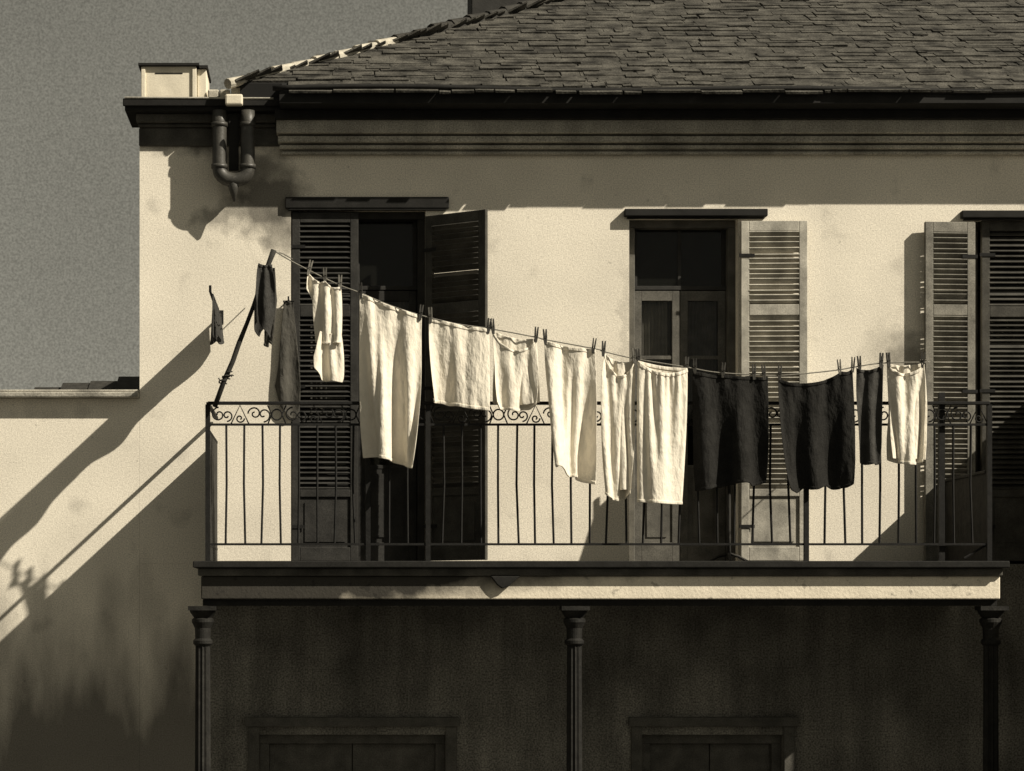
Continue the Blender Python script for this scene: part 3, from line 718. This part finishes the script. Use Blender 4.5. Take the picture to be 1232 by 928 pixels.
# rags
st = empty('shadow_stand', (2.80, -.5, DECK), 'thin dark clothes stand added unseen behind the black trousers to shade the wall', 'clothes stand')  # hidden stand and coat, added to cast the wedge of shadow on the wall
q = MB(); q.tube([(2.80, -.5, DECK + .03), (2.80, -.5, 5.28)], .014, 8); q.build('pole', 'pole', st)  # pole of the added shadow stand
for a in (0.4, 2.5, 4.6):
    q = MB(); q.tube([(2.80, -.5, DECK + .07), (2.80 + .08 * math.cos(a), -.5 + .08 * math.sin(a), DECK + .05), (2.80 + .16 * math.cos(a), -.5 + .16 * math.sin(a), DECK + .012)], .011, 6); q.build('foot', 'pole', st)
q = MB(); n = 22; H = 22
for i in range(H + 1):
    t = i / H; z = 5.31 - t * .74; hw = float(np.interp(t, [0, .08, .3, .7, 1], [.03, .07, .12, .19, .20])); cx = float(np.interp(t, [0, .3, 1], [2.93, 2.90, 2.84]))
    for k in range(n):
        a = 2 * math.pi * k / n; r = 1 + .08 * math.sin(3 * a + 3 * t) + .05 * math.sin(7 * a + 6 * t)
        q.v.append(Vector((cx + hw * r * math.cos(a), -.5 + .075 * r * math.sin(a), z)))
for i in range(H):
    for k in range(n): l = (k + 1) % n; q.f.append([i * n + k, i * n + l, (i + 1) * n + l, (i + 1) * n + k])
q.f.append(list(range(n)))
q.build('shadow_coat', 'dark', st, smooth=True)
garment('rag', 'dark bunched rag knotted near the top of the leaning pole', 'rag', 'darkg', [(311, 316), (327, 318)], [(311, 316), (303, 335), (294, 352), (291, 372), (299, 390)], [(327, 318), (327, 340), (318, 372), (306, 396)], 1.6, topslack=1.2, res=.009, yb=YL - .02, seed=21, wind=1.2, group=None, ymax=-1.2, sag=2, hem=8)
garment('rag', 'narrow charcoal strip of cloth trailing beside the dark rag on the leaning pole', 'rag', 'grey', [(320, 320), (331, 322)], [(320, 320), (316, 360), (302, 402)], [(331, 322), (328, 360), (310, 408)], 1.6, topslack=1.2, res=.009, yb=YL + .03, seed=24, wind=1.2, group=None, ymax=-1.17, sag=1, hem=6)
garment('rag', 'long grey cloth hanging at the left edge of the closed dark shutter', 'rag', 'grey', [(341, 362), (353, 362)], [(341, 362), (334, 420), (328, 450), (338, 474), (350, 486)], [(353, 362), (356, 420), (358, 486)], 1.3, res=.009, yb=-.035, seed=22, wind=.5, group=None, ymax=-.012, sag=1)
q = MB(); c = P(347, 362, -.06); q.tube([Vector((c.x, 0, c.z + .012)), Vector((c.x, -.07, c.z + .012)), Vector((c.x, -.075, c.z + .03))], .006, 6); q.tube([Vector((c.x - .04, -.035, c.z)), Vector((c.x + .04, -.035, c.z))], .006, 6)
tag(q.build('hook', 'iron', loc=c), 'small iron hook holding the grey cloth beside the dark shutter', 'hook')
for (px, py, dx, dz) in ((313, 318, -.03, .07), (318, 317, .05, .05), (325, 318, .07, .05)):
    pass
# dark cloth added over the shadow arm: seen edge on, throws the broad diagonal shadow
def shadow_arm_cloth():
    H, W = 34, 84; p = np.zeros((H, W, 3)); u = np.linspace(0, 1, W); 
    for j in range(W):
        drop = .17 + .13 * u[j] + .03 * math.sin(9 * u[j]) + .02 * math.sin(23 * u[j]); x = e_.x + .004
        for i in range(H):
            t = i / (H - 1); p[i, j] = (x + (.012 * math.sin(18 * u[j] + 1) + .01 * math.sin(41 * u[j])) * t + .010, -.05 - 1.12 * u[j], e_.z + .004 - drop * t)
    o = cloth_obj('rag', 'dark cloth added over the iron arm to cast the diagonal shadow, seen edge on', 'rag', 'darkg', p, None, .006)
    return o
shadow_arm_cloth()

# ------------------------------------------------------------------ pegs
def lz(px):
    for (a, b) in zip(LINE[:-1], LINE[1:]):
        if a[0] <= px <= b[0]: return a[1] + (b[1] - a[1]) * (px - a[0]) / (b[0] - a[0])
    return LINE[-1][1]
PEGS = [(372, 14, 'peg', 'pale peg at the left shoulder of the child\'s romper'), (391, 0, 'peg', 'peg at the middle of the child\'s romper'), (409, 2, 'peg', 'peg at the right corner of the child\'s romper'),
        (434, -4, 'pegd', 'peg at the upper left corner of the tall towel'), (506, 8, 'pegd', 'peg at the right corner of the tall towel'), (518, -3, 'peg', 'peg at the left corner of the short plain cloth'),
        (588, 8, 'pegd', 'peg at the right corner of the short plain cloth'), (593, -6, 'pegd', 'peg at the left strap of the undershirt'), (645, 4, 'pegd', 'peg at the right strap of the undershirt'),
        (656, -3, 'pegd', 'peg at the left shoulder of the nightshirt'), (714, 8, 'pegd', 'peg at the right shoulder of the nightshirt'), (726, 3, 'pegd', 'peg at the left strap of the narrow vest'),
        (763, -3, 'peg', 'peg at the right strap of the narrow vest'), (768, -6, 'pegd', 'peg at the left side of the petticoat waistband'), (826, 3, 'pegd', 'peg at the right side of the petticoat waistband'),
        (836, 0, 'pegd', 'peg at the left corner of the black trousers'), (870, 5, 'pegd', 'peg in the middle of the black trousers'), (907, 0, 'pegd', 'peg in front of the pale shutter on the black trousers'), (919, -4, 'pegd', 'peg at the right corner of the black trousers'),
        (938, 2, 'pegd', 'peg at the left corner of the black skirt'), (1010, -5, 'peg', 'pale forked peg on the sagging edge of the black skirt'), (1026, 3, 'pegd', 'peg at the right corner of the black skirt'),
        (1034, -4, 'pegd', 'peg at the left shoulder of the charcoal jacket'), (1060, 3, 'pegd', 'peg at the right shoulder of the charcoal jacket'), (1069, -5, 'pegd', 'peg at the left shoulder of the last white shirt'), (1110, 4, 'pegd', 'peg at the right shoulder of the last white shirt')]
def peg_mesh():
    q = MB()
    for s in (-1, 1):
        R4 = Matrix.Rotation(s * math.radians(5), 4, 'Y')
        q.prism([], 0, 0) if False else None
        b = len(q.v)
        for (hw, z, off) in ((.004, -.038, .004), (.0065, .0, .0068), (.0065, .035, .0075), (.0045, .066, .0095)):
            for (dx, dy) in ((-hw, -.0065), (hw, -.0065), (hw, .0065), (-hw, .0065)): q.v.append(Vector((s * off + dx * .8, dy, z)))
        for i in range(3):
            for k in range(4): l = (k + 1) % 4; q.f.append([b + i * 4 + k, b + i * 4 + l, b + i * 4 + 4 + l, b + i * 4 + 4 + k])
        q.f.append([b, b + 3, b + 2, b + 1]); q.f.append([b + 12, b + 13, b + 14, b + 15])
    q.tube([Vector((.011 * math.cos(a), -.0085, .012 + .006 * math.sin(a))) for a in [i * .63 for i in range(10)]], .0018, 5, closed=True)
    return q
PM = {k: peg_mesh().build('clothes_peg', k, loc=(0, 0, 0)) for k in ('peg', 'pegd')}
used = {}
for (px, tilt, k, lab) in PEGS:
    src = PM[k]
    o = src if k not in used else src.copy()
    if k in used: COL.objects.link(o)
    used[k] = 1
    c = P(px, lz(px), YL); o.location = (c.x, c.y - .002, c.z + .004); o.rotation_euler = (0, math.radians(tilt), jit(.25))
    tag(o, lab, 'clothes peg', 'wooden pegs on the clothesline')

# ------------------------------------------------------------------ light, sky, camera
sd = Vector((-1.75, 1.0, -1.62)).normalized()
sun = bpy.data.lights.new('sun', 'SUN'); sun.energy = 4.6; sun.angle = math.radians(.5); sun.color = (1, .912, .755)
so = bpy.data.objects.new('sun', sun); COL.objects.link(so); so.rotation_euler = sd.to_track_quat('-Z', 'Y').to_euler(); so.location = (6, -8, 12)
W = bpy.data.worlds.new('World'); S.world = W; W.use_nodes = True; nt = W.node_tree; N = nt.nodes; L = nt.links
bg = N['Background']; bg.inputs['Strength'].default_value = .1
sky = N.new('ShaderNodeTexSky'); sky.sky_type = 'NISHITA'; sky.sun_disc = False
sky.sun_elevation = math.asin(-sd.z); sky.sun_rotation = math.atan2(-sd.x, -sd.y); sky.air_density = 1.0; sky.dust_density = 2.0
bw = N.new('ShaderNodeRGBToBW'); L.new(sky.outputs[0], bw.inputs[0])
pw_ = N.new('ShaderNodeMath'); pw_.operation = 'POWER'; pw_.inputs[1].default_value = .5; L.new(bw.outputs[0], pw_.inputs[0])
tc = N.new('ShaderNodeTexCoord')
n1 = N.new('ShaderNodeTexNoise'); n1.inputs['Scale'].default_value = 3.5; n1.inputs['Detail'].default_value = 5; L.new(tc.outputs['Generated'], n1.inputs['Vector'])
n2 = N.new('ShaderNodeTexNoise'); n2.inputs['Scale'].default_value = 1000; n2.inputs['Detail'].default_value = 2; L.new(tc.outputs['Generated'], n2.inputs['Vector'])
def mrw(v, c, d):
    r = N.new('ShaderNodeMapRange'); L.new(v, r.inputs['Value']); r.inputs['From Min'].default_value = .3; r.inputs['From Max'].default_value = .7; r.inputs['To Min'].default_value = c; r.inputs['To Max'].default_value = d; return r.outputs[0]
def mulw(a, b):
    m = N.new('ShaderNodeMath'); m.operation = 'MULTIPLY'; L.new(a, m.inputs[0])
    if isinstance(b, float): m.inputs[1].default_value = b
    else: L.new(b, m.inputs[1])
    return m.outputs[0]
f = mulw(mulw(mulw(pw_.outputs[0], mrw(n1.outputs['Fac'], .89, 1.11)), mrw(n2.outputs['Fac'], .78, 1.22)), .82)
sc = N.new('ShaderNodeVectorMath'); sc.operation = 'SCALE'; sc.inputs[0].default_value = (1, .955, .785); L.new(f, sc.inputs['Scale']); L.new(sc.outputs[0], bg.inputs['Color'])
cam = bpy.data.cameras.new('camera'); co = bpy.data.objects.new('camera', cam); COL.objects.link(co); S.camera = co
co.location = (0, -CD, ZC); co.rotation_euler = (math.radians(90), 0, 0); cam.sensor_width = 36; cam.lens = 36 * F / 1232
cam.shift_x = (616 - VX) / 1232; cam.shift_y = (VY - 464) / 1232; cam.clip_end = 500
S.view_settings.view_transform = 'Standard'; S.view_settings.look = 'None'; S.view_settings.gamma = 1; S.view_settings.exposure = .51
